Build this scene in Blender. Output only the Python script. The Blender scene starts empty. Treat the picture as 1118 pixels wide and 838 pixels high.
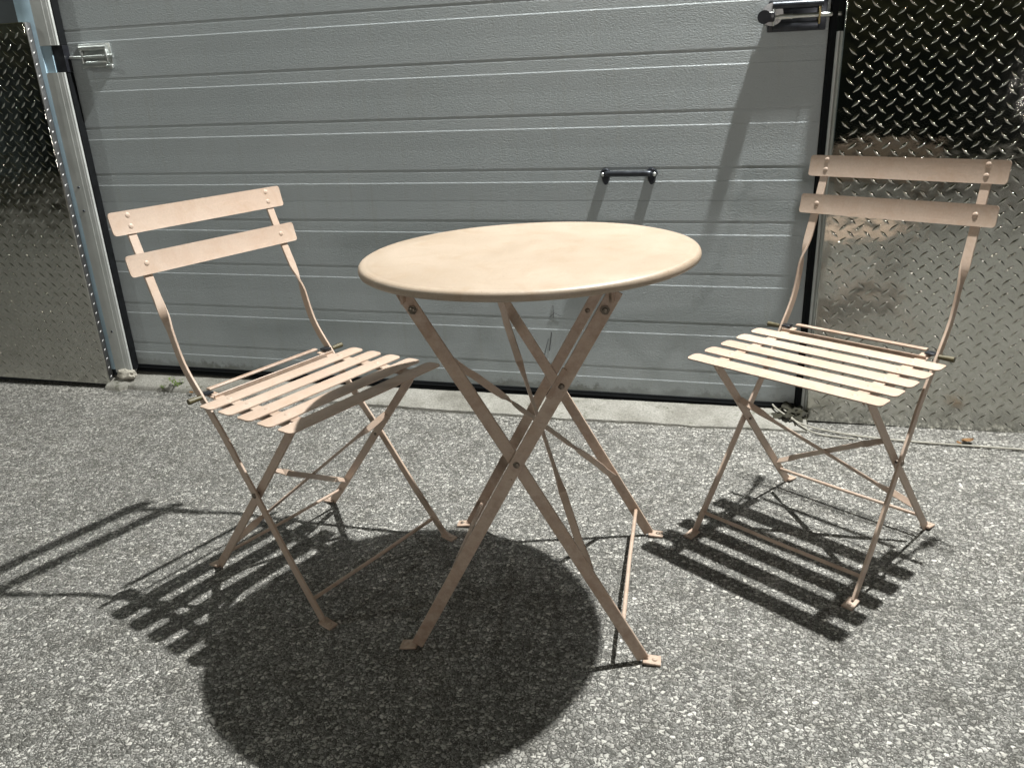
import bpy, bmesh, math, random
from mathutils import Vector, Matrix, noise
R = math.radians
rnd = random.Random(7)
scn = bpy.context.scene
col = scn.collection

# ------------------------------------------------------------------ camera
cam_d = bpy.data.cameras.new('camera')
cam = bpy.data.objects.new('camera', cam_d)
col.objects.link(cam)
cam_d.sensor_width = 36.0
cam_d.lens = 877.3095 / 1118.0 * 36.0
cam_d.clip_start = 0.05
cam_d.clip_end = 2000.0
M3 = (Matrix.Rotation(R(16.3968), 3, 'Z') @ Matrix.Rotation(R(-20.5093), 3, 'X') @ Matrix.Rotation(R(3.4256), 3, 'Y'))
cx, cf, cu = M3.col[0].copy(), M3.col[1].copy(), M3.col[2].copy()
cam.matrix_world = Matrix(((cx.x, cu.x, -cf.x, 0.0), (cx.y, cu.y, -cf.y, -2.377), (cx.z, cu.z, -cf.z, 0.9915), (0, 0, 0, 1)))
scn.camera = cam

# ------------------------------------------------------------------ world (night) and lamps
world = bpy.data.worlds.new('World')
scn.world = world
world.use_nodes = True
wn = world.node_tree.nodes
wl = world.node_tree.links
bg = wn['Background']
tc = wn.new('ShaderNodeTexCoord')
sep = wn.new('ShaderNodeSeparateXYZ')
ramp = wn.new('ShaderNodeValToRGB')
wl.new(tc.outputs['Generated'], sep.inputs[0])
wl.new(sep.outputs['Z'], ramp.inputs['Fac'])
ramp.color_ramp.elements[0].position = 0.22
ramp.color_ramp.elements[0].color = (0.08, 0.10, 0.08, 1)
ramp.color_ramp.elements[1].position = 0.60
ramp.color_ramp.elements[1].color = (0.80, 0.79, 0.36, 1)
# added glow towards the left, broken by noise, to brighten the left plate's reflections
sr = wn.new('ShaderNodeValToRGB')
sr.color_ramp.elements[0].position = 0.40
sr.color_ramp.elements[0].color = (0, 0, 0, 1)
sr.color_ramp.elements[1].position = 0.80
sr.color_ramp.elements[1].color = (1.7, 2.05, 2.0, 1)
neg = wn.new('ShaderNodeMath'); neg.operation = 'MULTIPLY'; neg.inputs[1].default_value = -1.0
wl.new(sep.outputs['X'], neg.inputs[0])
wl.new(neg.outputs[0], sr.inputs['Fac'])
cn = wn.new('ShaderNodeTexNoise'); cn.inputs['Scale'].default_value = 5.0; cn.inputs['Detail'].default_value = 4.0
wl.new(tc.outputs['Generated'], cn.inputs['Vector'])
cr = wn.new('ShaderNodeValToRGB')
cr.color_ramp.elements[0].position = 0.38; cr.color_ramp.elements[0].color = (0.15, 0.15, 0.15, 1)
cr.color_ramp.elements[1].position = 0.66; cr.color_ramp.elements[1].color = (1.6, 1.6, 1.6, 1)
wl.new(cn.outputs['Fac'], cr.inputs['Fac'])
mu = wn.new('ShaderNodeMix'); mu.data_type = 'RGBA'; mu.blend_type = 'MULTIPLY'; mu.inputs[0].default_value = 1.0
wl.new(sr.outputs['Color'], mu.inputs[6]); wl.new(cr.outputs['Color'], mu.inputs[7])
ad = wn.new('ShaderNodeMix'); ad.data_type = 'RGBA'; ad.blend_type = 'ADD'; ad.inputs[0].default_value = 1.0
wl.new(ramp.outputs['Color'], ad.inputs[6]); wl.new(mu.outputs[2], ad.inputs[7])
wl.new(ad.outputs[2], bg.inputs['Color'])
bg.inputs['Strength'].default_value = 0.05

def lamp(name, loc, energy, colr, radius):
    d = bpy.data.lights.new(name, 'POINT')
    d.energy = energy
    d.color = colr
    d.shadow_soft_size = radius
    o = bpy.data.objects.new(name, d)
    o.location = loc
    col.objects.link(o)
    return o
lamp('flood_lamp', (0.56, -0.19, 3.48), 1150.0, (1.0, 0.995, 0.95), 0.035)      # wall lamp above the door's right side
lamp('fill_lamp', (-4.5, -7.5, 4.6), 130.0, (1.0, 0.96, 0.86), 0.15)                  # added fill light behind the camera, left, brightening what the left plate reflects
lamp('lot_lamp', (3.9, -9.0, 1.95), 440.0, (1.0, 0.93, 0.88), 0.30)                     # lamp across the lot, its glint shows in the right plate
lamp('yard_lamp', (-5.0, -1.5, 3.2), 135.0, (0.97, 1.0, 0.94), 0.06)             # weaker lamp further left on the wall

scn.render.engine = 'CYCLES'
scn.view_settings.view_transform = 'Standard'
scn.view_settings.look = 'None'
scn.view_settings.exposure = 0.0
scn.view_settings.gamma = 1.0
scn.view_settings.use_curve_mapping = False

# ------------------------------------------------------------------ node helpers
def new_mat(name):
    m = bpy.data.materials.new(name)
    m.use_nodes = True
    return m, m.node_tree.nodes, m.node_tree.links, m.node_tree.nodes['Principled BSDF']

def nd(ns, typ, **kw):
    n = ns.new(typ)
    for k, v in kw.items():
        setattr(n, k, v)
    return n

def mapping(ns, ls, scale=(1, 1, 1), rot=(0, 0, 0), coord='Object'):
    t = ns.new('ShaderNodeTexCoord')
    mp = ns.new('ShaderNodeMapping')
    mp.inputs['Scale'].default_value = scale
    mp.inputs['Rotation'].default_value = rot
    ls.new(t.outputs[coord], mp.inputs['Vector'])
    return mp.outputs['Vector']

def noise_tex(ns, ls, vec, scale, detail=4, rough=0.55, dist=0.0):
    n = ns.new('ShaderNodeTexNoise')
    n.inputs['Scale'].default_value = scale
    n.inputs['Detail'].default_value = detail
    n.inputs['Roughness'].default_value = rough
    n.inputs['Distortion'].default_value = dist
    ls.new(vec, n.inputs['Vector'])
    return n.outputs['Fac']

def cramp(ns, ls, fac, stops, interp='LINEAR'):
    r = ns.new('ShaderNodeValToRGB')
    r.color_ramp.interpolation = interp
    while len(r.color_ramp.elements) < len(stops):
        r.color_ramp.elements.new(0.5)
    for e, (p, c) in zip(r.color_ramp.elements, stops):
        e.position = p
        e.color = (c, c, c, 1) if isinstance(c, (int, float)) else (*c, 1)
    ls.new(fac, r.inputs['Fac'])
    return r.outputs['Color']

def mixc(ns, ls, fac, a, b, blend='MIX'):
    m = ns.new('ShaderNodeMix')
    m.data_type = 'RGBA'
    m.blend_type = blend
    for i, v in ((0, fac), (6, a), (7, b)):
        if isinstance(v, (int, float)):
            m.inputs[i].default_value = v
        elif isinstance(v, tuple):
            m.inputs[i].default_value = (*v, 1)
        else:
            ls.new(v, m.inputs[i])
    return m.outputs[2]

def math_n(ns, ls, op, a, b=None):
    m = ns.new('ShaderNodeMath')
    m.operation = op
    for i, v in ((0, a), (1, b)):
        if v is None:
            continue
        if isinstance(v, (int, float)):
            m.inputs[i].default_value = v
        else:
            ls.new(v, m.inputs[i])
    return m.outputs[0]

def bump(ns, ls, height, strength, dist, normal=None):
    b = ns.new('ShaderNodeBump')
    b.inputs['Strength'].default_value = strength
    b.inputs['Distance'].default_value = dist
    ls.new(height, b.inputs['Height'])
    if normal is not None:
        ls.new(normal, b.inputs['Normal'])
    return b.outputs['Normal']

# ------------------------------------------------------------------ materials
def mat_asphalt():
    m, ns, ls, p = new_mat('asphalt')
    v = mapping(ns, ls)
    # warp so that the stones are not regular polygons
    wn_ = nd(ns, 'ShaderNodeTexNoise')
    wn_.inputs['Scale'].default_value = 90
    ls.new(v, wn_.inputs['Vector'])
    va = nd(ns, 'ShaderNodeVectorMath', operation='SCALE')
    ls.new(wn_.outputs['Color'], va.inputs[0]); va.inputs['Scale'].default_value = 0.010
    vb = nd(ns, 'ShaderNodeVectorMath', operation='ADD')
    ls.new(v, vb.inputs[0]); ls.new(va.outputs[0], vb.inputs[1])
    vv = vb.outputs[0]
    def stones(scale):
        a = nd(ns, 'ShaderNodeTexVoronoi', feature='F1'); a.inputs['Scale'].default_value = scale
        e = nd(ns, 'ShaderNodeTexVoronoi', feature='DISTANCE_TO_EDGE'); e.inputs['Scale'].default_value = scale
        ls.new(vv, a.inputs['Vector']); ls.new(vv, e.inputs['Vector'])
        s = nd(ns, 'ShaderNodeSeparateColor'); ls.new(a.outputs['Color'], s.inputs[0])
        return s.outputs[0], s.outputs[1], e.outputs['Distance']
    r1, g1, e1 = stones(125)
    r2, g2, e2 = stones(270)
    c1 = cramp(ns, ls, r1, [(0.0, (.11, .11, .103)), (0.30, (.22, .22, .21)), (0.60, (.345, .342, .326)), (0.86, (.50, .495, .47)), (1.0, (.68, .67, .64))])
    c2 = cramp(ns, ls, r2, [(0.0, (.115, .115, .109)), (0.6, (.32, .317, .303)), (1.0, (.57, .565, .54))])
    m1 = cramp(ns, ls, e1, [(0.06, 0.0), (0.19, 1.0)])
    pres = cramp(ns, ls, g1, [(0.24, 0.0), (0.28, 1.0)])
    mask1 = math_n(ns, ls, 'MULTIPLY', m1, pres)
    m2 = cramp(ns, ls, e2, [(0.05, 0.0), (0.2, 1.0)])
    base = mixc(ns, ls, m2, (.055, .054, .05), c2)
    c = mixc(ns, ls, mask1, base, c1)
    # broad wear and staining
    big = noise_tex(ns, ls, v, 1.6, 6, 0.6)
    bigc = cramp(ns, ls, big, [(0.3, .90), (0.7, 1.08)])
    c = mixc(ns, ls, 1.0, c, bigc, 'MULTIPLY')
    mid = noise_tex(ns, ls, v, 13, 5, 0.65)
    midc = cramp(ns, ls, mid, [(0.30, (.72, .71, .68)), (0.55, (1.0, .995, .98))])
    c = mixc(ns, ls, 1.0, c, midc, 'MULTIPLY')
    ls.new(c, p.inputs['Base Color'])
    p.inputs['Roughness'].default_value = 0.78
    p.inputs['Specular IOR Level'].default_value = 0.35
    h1 = cramp(ns, ls, e1, [(0.0, 0.0), (0.35, 1.0)])
    h1 = math_n(ns, ls, 'MULTIPLY', h1, pres)
    hh = math_n(ns, ls, 'ADD', h1, math_n(ns, ls, 'MULTIPLY', math_n(ns, ls, 'MULTIPLY', r1, pres), 0.7))
    h2 = math_n(ns, ls, 'MULTIPLY', cramp(ns, ls, e2, [(0.0, 0.0), (0.4, 1.0)]), 0.35)
    ht = math_n(ns, ls, 'ADD', hh, h2)
    fn = noise_tex(ns, ls, v, 600, 3)
    ht = math_n(ns, ls, 'ADD', ht, math_n(ns, ls, 'MULTIPLY', fn, 0.25))
    ls.new(bump(ns, ls, ht, 0.9, 0.0032), p.inputs['Normal'])
    return m

def mat_concrete():
    m, ns, ls, p = new_mat('concrete')
    v = mapping(ns, ls)
    a = noise_tex(ns, ls, v, 9, 8, 0.65)
    c = cramp(ns, ls, a, [(0.25, (.15, .145, .125)), (0.5, (.26, .255, .23)), (0.75, (.34, .335, .31))])
    b = noise_tex(ns, ls, v, 180, 4, 0.7)
    c = mixc(ns, ls, 1.0, c, cramp(ns, ls, b, [(0.3, .62), (0.6, 1.1)]), 'MULTIPLY')
    d = noise_tex(ns, ls, v, 22, 6, 0.75)
    c = mixc(ns, ls, cramp(ns, ls, d, [(0.58, 0.0), (0.68, 0.8)]), c, (.07, .075, .045))
    ls.new(c, p.inputs['Base Color'])
    p.inputs['Roughness'].default_value = 0.9
    h = math_n(ns, ls, 'ADD', a, math_n(ns, ls, 'MULTIPLY', b, 0.5))
    ls.new(bump(ns, ls, h, 0.8, 0.006), p.inputs['Normal'])
    return m

def mat_paint(name, base, worn):
    # powder-coated metal with faint scuffs and streaks
    m, ns, ls, p = new_mat(name)
    v = mapping(ns, ls)
    a = noise_tex(ns, ls, v, 6, 6, 0.6, 0.6)
    c = mixc(ns, ls, cramp(ns, ls, a, [(0.35, 0.0), (0.75, 1.0)]), base, worn)
    vs = mapping(ns, ls, (4, 40, 40), (0.2, 0.1, 0.7))
    b = noise_tex(ns, ls, vs, 3.0, 6, 0.7)
    c = mixc(ns, ls, cramp(ns, ls, b, [(0.64, 0.0), (0.75, 0.35)]), c, tuple(x * 0.74 for x in base))
    f = noise_tex(ns, ls, v, 260, 3, 0.6)
    c = mixc(ns, ls, 1.0, c, cramp(ns, ls, f, [(0.3, .93), (0.7, 1.04)]), 'MULTIPLY')
    chip = noise_tex(ns, ls, v, 60, 6, 0.75)
    c = mixc(ns, ls, cramp(ns, ls, chip, [(0.665, 0.0), (0.69, 0.7)]), c, (.17, .10, .065))
    # fine light scratches running in two directions
    for sc, ro in (((3, 90, 90), (0, 0.3, 0.5)), ((90, 4, 60), (0.4, 0, 0.9))):
        sv = noise_tex(ns, ls, mapping(ns, ls, sc, ro), 2.2, 2, 0.5)
        c = mixc(ns, ls, cramp(ns, ls, sv, [(0.655, 0.0), (0.675, 0.30), (0.70, 0.0)]), c, tuple(min(1, x * 1.35) for x in base))
    # rubbed-through edges show bare brown steel
    g = ns.new('ShaderNodeNewGeometry')
    ed = noise_tex(ns, ls, v, 35, 5, 0.7)
    pe = math_n(ns, ls, 'ADD', g.outputs['Pointiness'], math_n(ns, ls, 'MULTIPLY', ed, 0.22))
    c = mixc(ns, ls, cramp(ns, ls, pe, [(0.70, 0.0), (0.76, 0.55)]), c, (.22, .13, .085))
    st = noise_tex(ns, ls, v, 17, 5, 0.6, 1.2)
    c = mixc(ns, ls, cramp(ns, ls, st, [(0.48, 0.0), (0.68, 0.42)]), c, tuple(x * y for x, y in zip(base, (.88, .80, .70))))
    ls.new(c, p.inputs['Base Color'])
    rr = cramp(ns, ls, a, [(0.3, .36), (0.7, .52)])
    ls.new(rr, p.inputs['Roughness'])
    ls.new(bump(ns, ls, f, 0.15, 0.0006), p.inputs['Normal'])
    return m

def mat_door():
    m, ns, ls, p = new_mat('door_paint')
    v = mapping(ns, ls)
    a = noise_tex(ns, ls, v, 2.2, 6, 0.6)
    c = mixc(ns, ls, cramp(ns, ls, a, [(0.3, 0.0), (0.7, 1.0)]), (.325, .362, .378), (.36, .395, .41))
    vs = mapping(ns, ls, (14, 1, 0.9))
    s = noise_tex(ns, ls, vs, 3.0, 5, 0.7)
    c = mixc(ns, ls, cramp(ns, ls, s, [(0.54, 0.0), (0.78, 0.38)]), c, (.27, .275, .24))
    # grime creeping up from the bottom edge
    t = ns.new('ShaderNodeTexCoord')
    sp = nd(ns, 'ShaderNodeSeparateXYZ'); ls.new(t.outputs['Object'], sp.inputs[0])
    gn = noise_tex(ns, ls, v, 28, 6, 0.75)
    zz = math_n(ns, ls, 'ADD', sp.outputs['Z'], math_n(ns, ls, 'MULTIPLY', gn, -0.11))
    gm = noise_tex(ns, ls, v, 3.1, 3, 0.6)
    g = cramp(ns, ls, zz, [(0.0, 0.8), (0.016, 0.0)])
    g = math_n(ns, ls, 'MULTIPLY', g, cramp(ns, ls, gm, [(0.40, 0.12), (0.62, 0.75)]))
    c = mixc(ns, ls, g, c, (.075, .075, .05))
    ls.new(c, p.inputs['Base Color'])
    p.inputs['Roughness'].default_value = 0.42
    ve = mapping(ns, ls, (0.55, 1, 1.25))
    e1 = noise_tex(ns, ls, ve, 330, 3, 0.55, 0.3)
    e2 = noise_tex(ns, ls, ve, 150, 2, 0.5)
    h = math_n(ns, ls, 'ADD', e1, math_n(ns, ls, 'MULTIPLY', e2, 0.5))
    ls.new(bump(ns, ls, h, 0.8, 0.0020), p.inputs['Normal'])
    return m

def mat_tread():
    m, ns, ls, p = new_mat('tread_metal')
    v = mapping(ns, ls)
    p.inputs['Metallic'].default_value = 1.0
    a = noise_tex(ns, ls, v, 7, 6, 0.65)
    fine = noise_tex(ns, ls, v, 85, 5, 0.7)
    c = mixc(ns, ls, cramp(ns, ls, a, [(0.35, 0.0), (0.7, 1.0)]), (.49, .49, .455), (.58, .58, .545))
    t = ns.new('ShaderNodeTexCoord')
    sp = nd(ns, 'ShaderNodeSeparateXYZ'); ls.new(t.outputs['Object'], sp.inputs[0])
    zz = math_n(ns, ls, 'ADD', sp.outputs['Z'], math_n(ns, ls, 'MULTIPLY', a, -0.34))
    low = cramp(ns, ls, zz, [(0.0, 1.0), (0.30, 0.0)])
    spots = cramp(ns, ls, fine, [(0.50, 0.0), (0.66, 1.0)])
    dirt = math_n(ns, ls, 'MULTIPLY', low, spots)
    c = mixc(ns, ls, math_n(ns, ls, 'MULTIPLY', dirt, 0.55), c, (.30, .29, .25))
    ls.new(c, p.inputs['Base Color'])
    ra = cramp(ns, ls, a, [(0.3, .05), (0.7, .10)])
    rr = mixc(ns, ls, low, ra, (.21, .21, .21))
    ls.new(rr, p.inputs['Roughness'])
    w = noise_tex(ns, ls, v, 11, 2, 0.5)
    n1 = bump(ns, ls, w, 0.35, 0.012)
    n2 = bump(ns, ls, fine, 0.28, 0.001, n1)
    ls.new(n2, p.inputs['Normal'])
    return m

def mat_simple(name, c, rough=0.5, metal=0.0, var=0.25, scale=30, bmp=0.0):
    m, ns, ls, p = new_mat(name)
    v = mapping(ns, ls)
    a = noise_tex(ns, ls, v, scale, 5, 0.65)
    lo = tuple(x * (1 - var) for x in c)
    hi = tuple(min(1, x * (1 + var)) for x in c)
    ls.new(mixc(ns, ls, cramp(ns, ls, a, [(0.3, 0.0), (0.7, 1.0)]), lo, hi), p.inputs['Base Color'])
    p.inputs['Metallic'].default_value = metal
    ls.new(cramp(ns, ls, a, [(0.3, rough * 0.8), (0.7, min(1, rough * 1.2))]), p.inputs['Roughness'])
    if bmp:
        ls.new(bump(ns, ls, a, bmp, 0.004), p.inputs['Normal'])
    return m

ASPHALT = mat_asphalt()
CONCRETE = mat_concrete()
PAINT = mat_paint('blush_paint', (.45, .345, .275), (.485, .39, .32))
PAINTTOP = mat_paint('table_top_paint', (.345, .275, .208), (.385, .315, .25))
DOORP = mat_door()
TREAD = mat_tread()
RUBBER = mat_simple('rubber', (.006, .007, .008), 0.8, 0, 0.4, 40, 0.3)
RUBBER.node_tree.nodes['Principled BSDF'].inputs['Specular IOR Level'].default_value = 0.12
DULLTREAD = mat_simple('dull_tread_metal', (.17, .17, .17), 0.42, 0.85, 0.15, 25)
JAMB = mat_simple('aluminium_trim', (.46, .48, .47), 0.45, 0.15, 0.10, 12)
GALV = mat_simple('pale_blue_steel', (.34, .47, .56), 0.42, 0.1, 0.10, 14)
SLATE = mat_simple('slate_siding', (.045, .055, .062), 0.6, 0, 0.2, 8, 0.2)
CHROME = mat_simple('zinc_plate', (.60, .63, .62), 0.34, 0.9, 0.12, 30)
DISC = mat_simple('sheen_painted_disc', (.72, .72, .74), 0.3, 0.3, 0.08, 30)  # whitish colour put in for the bright reflection of a chrome disc
DARKMETAL = mat_simple('dark_steel', (.045, .05, .06), 0.35, 0.7, 0.3, 40)
BLACK = mat_simple('black_plastic', (.012, .013, .017), 0.35, 0, 0.3, 40)
OLIVE = mat_simple('olive_plastic', (.085, .072, .035), 0.5, 0, 0.25, 60)
BRASS = mat_simple('tarnished_brass', (.42, .34, .18), 0.35, 1.0, 0.25, 40)
BOLT = mat_simple('bolt_steel', (.20, .17, .14), 0.4, 0.8, 0.3, 80)
CORD = mat_simple('cord_white', (.30, .29, .25), 0.7, 0, 0.2, 60)
LEAF = mat_simple('leaf_green', (.13, .19, .05), 0.5, 0, 0.35, 60)
DEADLEAF = mat_simple('dead_leaf', (.20, .11, .045), 0.8, 0, 0.4, 60)
STONE = mat_simple('loose_stone', (.30, .295, .275), 0.85, 0, 0.55, 25, 0.4)
SOIL = mat_simple('mossy_grit', (.024, .023, .014), 0.95, 0, 0.5, 70, 0.6)
LUMP = mat_simple('broken_mortar', (.40, .38, .33), 0.95, 0, 0.3, 60, 0.7)
SCRATCH = mat_simple('scratch_mark', (.075, .08, .085), 0.6, 0, 0.2, 30)

# ------------------------------------------------------------------ object helpers
def link_mesh(name, bm, mat, parent=None, smooth=None, kind=None, base=None):
    if base is not None:
        bmesh.ops.translate(bm, verts=bm.verts, vec=-Vector(base))
    bmesh.ops.recalc_face_normals(bm, faces=bm.faces)
    me = bpy.data.meshes.new(name)
    bm.to_mesh(me)
    bm.free()
    me.materials.append(mat)
    if smooth is not None:
        for poly in me.polygons:
            poly.use_smooth = True
        if smooth < 179:
            me.set_sharp_from_angle(angle=R(smooth))
    o = bpy.data.objects.new(name, me)
    col.objects.link(o)
    if parent is not None:
        o.parent = parent
    if kind:
        o['kind'] = kind
    return o

def tag(o, label=None, cat=None, group=None, kind=None):
    for k, v in (('label', label), ('category', cat), ('group', group), ('kind', kind)):
        if v:
            o[k] = v
    return o

def thing(name, label, cat, loc=(0, 0, 0), rz=0.0, group=None):
    o = bpy.data.objects.new(name, None)
    o.empty_display_size = 0.05
    col.objects.link(o)
    o.location = loc
    o.rotation_euler = (0, 0, rz)
    return tag(o, label, cat, group)

def box(bm, x0, x1, y0, y1, z0, z1, bev=0.0):
    r = bmesh.ops.create_cube(bm, size=1.0)
    vs = r['verts']
    for v in vs:
        v.co = Vector(((x0 + x1) / 2 + v.co.x * (x1 - x0), (y0 + y1) / 2 + v.co.y * (y1 - y0), (z0 + z1) / 2 + v.co.z * (z1 - z0)))
    if bev > 0:
        es = list({e for v in vs for e in v.link_edges})
        bmesh.ops.bevel(bm, geom=es, offset=bev, segments=2, affect='EDGES', profile=0.5)
    return bm

def tube(bm, pts, rad, seg=12, cap=True):
    pts = [Vector(p) for p in pts]
    rads = rad if isinstance(rad, (list, tuple)) else [rad] * len(pts)
    rings = []
    up = None
    for i, p in enumerate(pts):
        t = (pts[min(i + 1, len(pts) - 1)] - pts[max(i - 1, 0)]).normalized()
        if up is None:
            up = Vector((0, 0, 1)) if abs(t.z) < 0.9 else Vector((1, 0, 0))
        a = t.cross(up).normalized()
        up = a.cross(t).normalized()
        rings.append([bm.verts.new(p + (a * math.cos(2 * math.pi * k / seg) + up * math.sin(2 * math.pi * k / seg)) * rads[i]) for k in range(seg)])
    for a, b in zip(rings, rings[1:]):
        for k in range(seg):
            bm.faces.new((a[k], a[(k + 1) % seg], b[(k + 1) % seg], b[k]))
    if cap:
        bm.faces.new(rings[0][::-1])
        bm.faces.new(rings[-1])
    return bm

def catmull(pts, n=6):
    P = [Vector(p) for p in pts]
    P = [P[0] * 2 - P[1]] + P + [P[-1] * 2 - P[-2]]
    out = []
    for i in range(1, len(P) - 2):
        for k in range(n):
            t = k / n
            a, b, c, d = P[i - 1], P[i], P[i + 1], P[i + 2]
            out.append(0.5 * ((2 * b) + (c - a) * t + (2 * a - 5 * b + 4 * c - d) * t * t + (3 * b - a - 3 * c + d) * t * t * t))
    out.append(P[-2])
    return out

def strap(bm, path, w, th, ch=None):
    """flat bar swept along path = [(point, width direction)]; chamfered rectangle section"""
    ch = ch if ch is not None else min(0.0009, th * 0.28)
    P = [Vector(p) for p, _ in path]
    D = [Vector(d) for _, d in path]
    rings = []
    for i, p in enumerate(P):
        if i == 0:
            t = (P[1] - P[0]).normalized(); s = 1
        elif i == len(P) - 1:
            t = (P[-1] - P[-2]).normalized(); s = 1
        else:
            t0 = (P[i] - P[i - 1]).normalized(); t1 = (P[i + 1] - P[i]).normalized()
            t = (t0 + t1).normalized(); s = 1
        wd = (D[i] - t * D[i].dot(t)).normalized()
        nn = t.cross(wd).normalized()
        a, b = w / 2, th / 2
        sec = [(a, b - ch), (a - ch, b), (-a + ch, b), (-a, b - ch), (-a, -b + ch), (-a + ch, -b), (a - ch, -b), (a, -b + ch)]
        rings.append([bm.verts.new(p + wd * u + nn * q) for u, q in sec])
    for a, b in zip(rings, rings[1:]):
        for k in range(8):
            bm.faces.new((a[k], a[(k + 1) % 8], b[(k + 1) % 8], b[k]))
    bm.faces.new(rings[0][::-1])
    bm.faces.new(rings[-1])
    return bm

def dome(bm, c, n, rad, h):
    """rivet head: low dome centred at c pointing along n"""
    c = Vector(c); n = Vector(n).normalized()
    a = n.orthogonal().normalized(); b = n.cross(a)
    rings = []
    for q in range(4):
        ph = q / 4 * math.pi / 2
        rr, hh = rad * math.cos(ph), h * math.sin(ph)
        rings.append([bm.verts.new(c + n * hh + (a * math.cos(t) + b * math.sin(t)) * rr) for t in [2 * math.pi * k / 12 for k in range(12)]])
    top = bm.verts.new(c + n * h)
    for x, y in zip(rings, rings[1:]):
        for k in range(12):
            bm.faces.new((x[k], x[(k + 1) % 12], y[(k + 1) % 12], y[k]))
    for k in range(12):
        bm.faces.new((rings[-1][k], rings[-1][(k + 1) % 12], top))
    return bm

def rounded_panel(bm, w, h, rad, th, crown=0.0, nseg=5, M=Matrix()):
    """flat sheet w (x) by h (y), rounded corners, thickness th along z, bowed across h by crown; transformed by M"""
    nx = 12
    ny = 6
    # outline rows: for each y, half width shrinks near corners
    ys = []
    for i in range(nseg + 1):
        a = math.pi / 2 * i / nseg
        ys.append((-h / 2 + rad - rad * math.cos(a), w / 2 - rad + rad * math.sin(a)))
    for i in range(1, ny):
        ys.append((-h / 2 + rad + (h - 2 * rad) * i / ny, w / 2))
    for i in range(nseg + 1):
        a = math.pi / 2 * i / nseg
        ys.append((h / 2 - rad + rad * math.sin(a), w / 2 - rad + rad * math.cos(a)))
    top, bot = [], []
    for y, hw in ys:
        zc = crown * (1 - (2 * y / h) ** 2)
        top.append([bm.verts.new(M @ Vector((-hw + 2 * hw * k / nx, y, zc + th / 2))) for k in range(nx + 1)])
        bot.append([bm.verts.new(M @ Vector((-hw + 2 * hw * k / nx, y, zc - th / 2))) for k in range(nx + 1)])
    n = len(ys)
    for i in range(n - 1):
        for k in range(nx):
            bm.faces.new((top[i][k], top[i][k + 1], top[i + 1][k + 1], top[i + 1][k]))
            bm.faces.new((bot[i][k], bot[i + 1][k], bot[i + 1][k + 1], bot[i][k + 1]))
        for k in (0, nx):
            bm.faces.new((top[i][k], bot[i][k], bot[i + 1][k], top[i + 1][k]))
    for i in (0, n - 1):
        for k in range(nx):
            bm.faces.new((top[i][k], top[i][k + 1], bot[i][k + 1], bot[i][k]))
    return bm

def copy_tree(o, parent=None):
    c = o.copy()
    col.objects.link(c)
    if parent is not None:
        c.parent = parent
    for ch in list(o.children):
        copy_tree(ch, c)
    return c

# the wall is out of true with the yard by about a degree
DM = (Matrix.Rotation(R(0.4364), 4, 'X') @ Matrix.Rotation(R(0.9787), 4, 'Y'))
def wall_thing(name, label, cat, base, group=None):
    o = bpy.data.objects.new(name, None)
    o.empty_display_size = 0.05
    col.objects.link(o)
    o.matrix_world = DM @ Matrix.Translation(Vector(base))
    return tag(o, label, cat, group)

# ------------------------------------------------------------------ ground
bm = bmesh.new()
S = 150.0
xs = [-S, -6, -4, -3, 3, 4, 6, S]
vs = [bm.verts.new(p) for p in ((-S, -S, 0), (S, -S, 0), (S, 30, 0), (-S, 30, 0))]
bm.faces.new(vs)
link_mesh('ground', bm, ASPHALT, kind='structure')

# ------------------------------------------------------------------ building: wall, frame, door
BX0, BX1 = -2.174, 0.181
b0 = (-2.6, 0.06, -0.05)
wall = wall_thing('building_wall', 'dark slate wall showing above the left metal sheet, behind the pale trim', 'wall', b0)
bm = bmesh.new()
box(bm, -7.0, -2.232, -0.02, 0.14, -0.08, 4.6)
link_mesh('wall_panel', bm, SLATE, wall, base=b0)
bm = bmesh.new()
box(bm, 0.216, 6.0, -0.02, 0.14, -0.08, 4.6)
link_mesh('wall_panel', bm, SLATE, wall, base=b0)
bm = bmesh.new()
box(bm, -2.232, 0.216, -0.02, 0.14, 2.34, 4.6)
link_mesh('lintel', bm, SLATE, wall, base=b0)

b0 = (-1.0, 0.0, 0.0)
frame = wall_thing('door_frame', 'grey aluminium door frame with black rubber seal round the shutter door', 'door frame', b0)
# left jamb, folded in two facets with the slot for the latch
def jamb_profile(prof, z0, z1):
    bm = bmesh.new()
    a = [bm.verts.new((x, y, z0)) for x, y in prof]
    b = [bm.verts.new((x, y, z1)) for x, y in prof]
    n = len(prof)
    for i in range(n):
        bm.faces.new((a[i], a[(i + 1) % n], b[(i + 1) % n], b[i]))
    bm.faces.new(a[::-1]); bm.faces.new(b)
    return bm
PL = [(-2.234, 0.05), (-2.234, -0.036), (-2.191, -0.0358), (-2.190, -0.0352), (-2.174, -0.0345), (-2.173, -0.0338), (-2.1665, -0.033), (-2.1655, 0.05)]
for z0, z1 in ((0.02, 1.068), (1.150, 2.34)):
    link_mesh('jamb', jamb_profile(PL, z0, z1), JAMB, frame, base=b0)
PS = [(-2.234, 0.05), (-2.234, -0.030), (-2.1995, -0.030), (-2.1995, 0.05)]
link_mesh('jamb_backing', jamb_profile(PS, 1.0685, 1.1495), GALV, frame, base=b0)
bm = bmesh.new(); box(bm, -2.199, -2.157, -0.0265, 0.05, 1.0685, 1.1495)
link_mesh('latch_slot', bm, BLACK, frame, base=b0)
bm = jamb_profile([(-2.165, 0.05), (-2.165, -0.0255), (-2.161, -0.0255), (-2.157, -0.002), (-2.162, 0.004), (-2.162, 0.05)], 0.03, 1.0675)
link_mesh('rubber_seal', bm, RUBBER, frame, smooth=40, base=b0)
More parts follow.
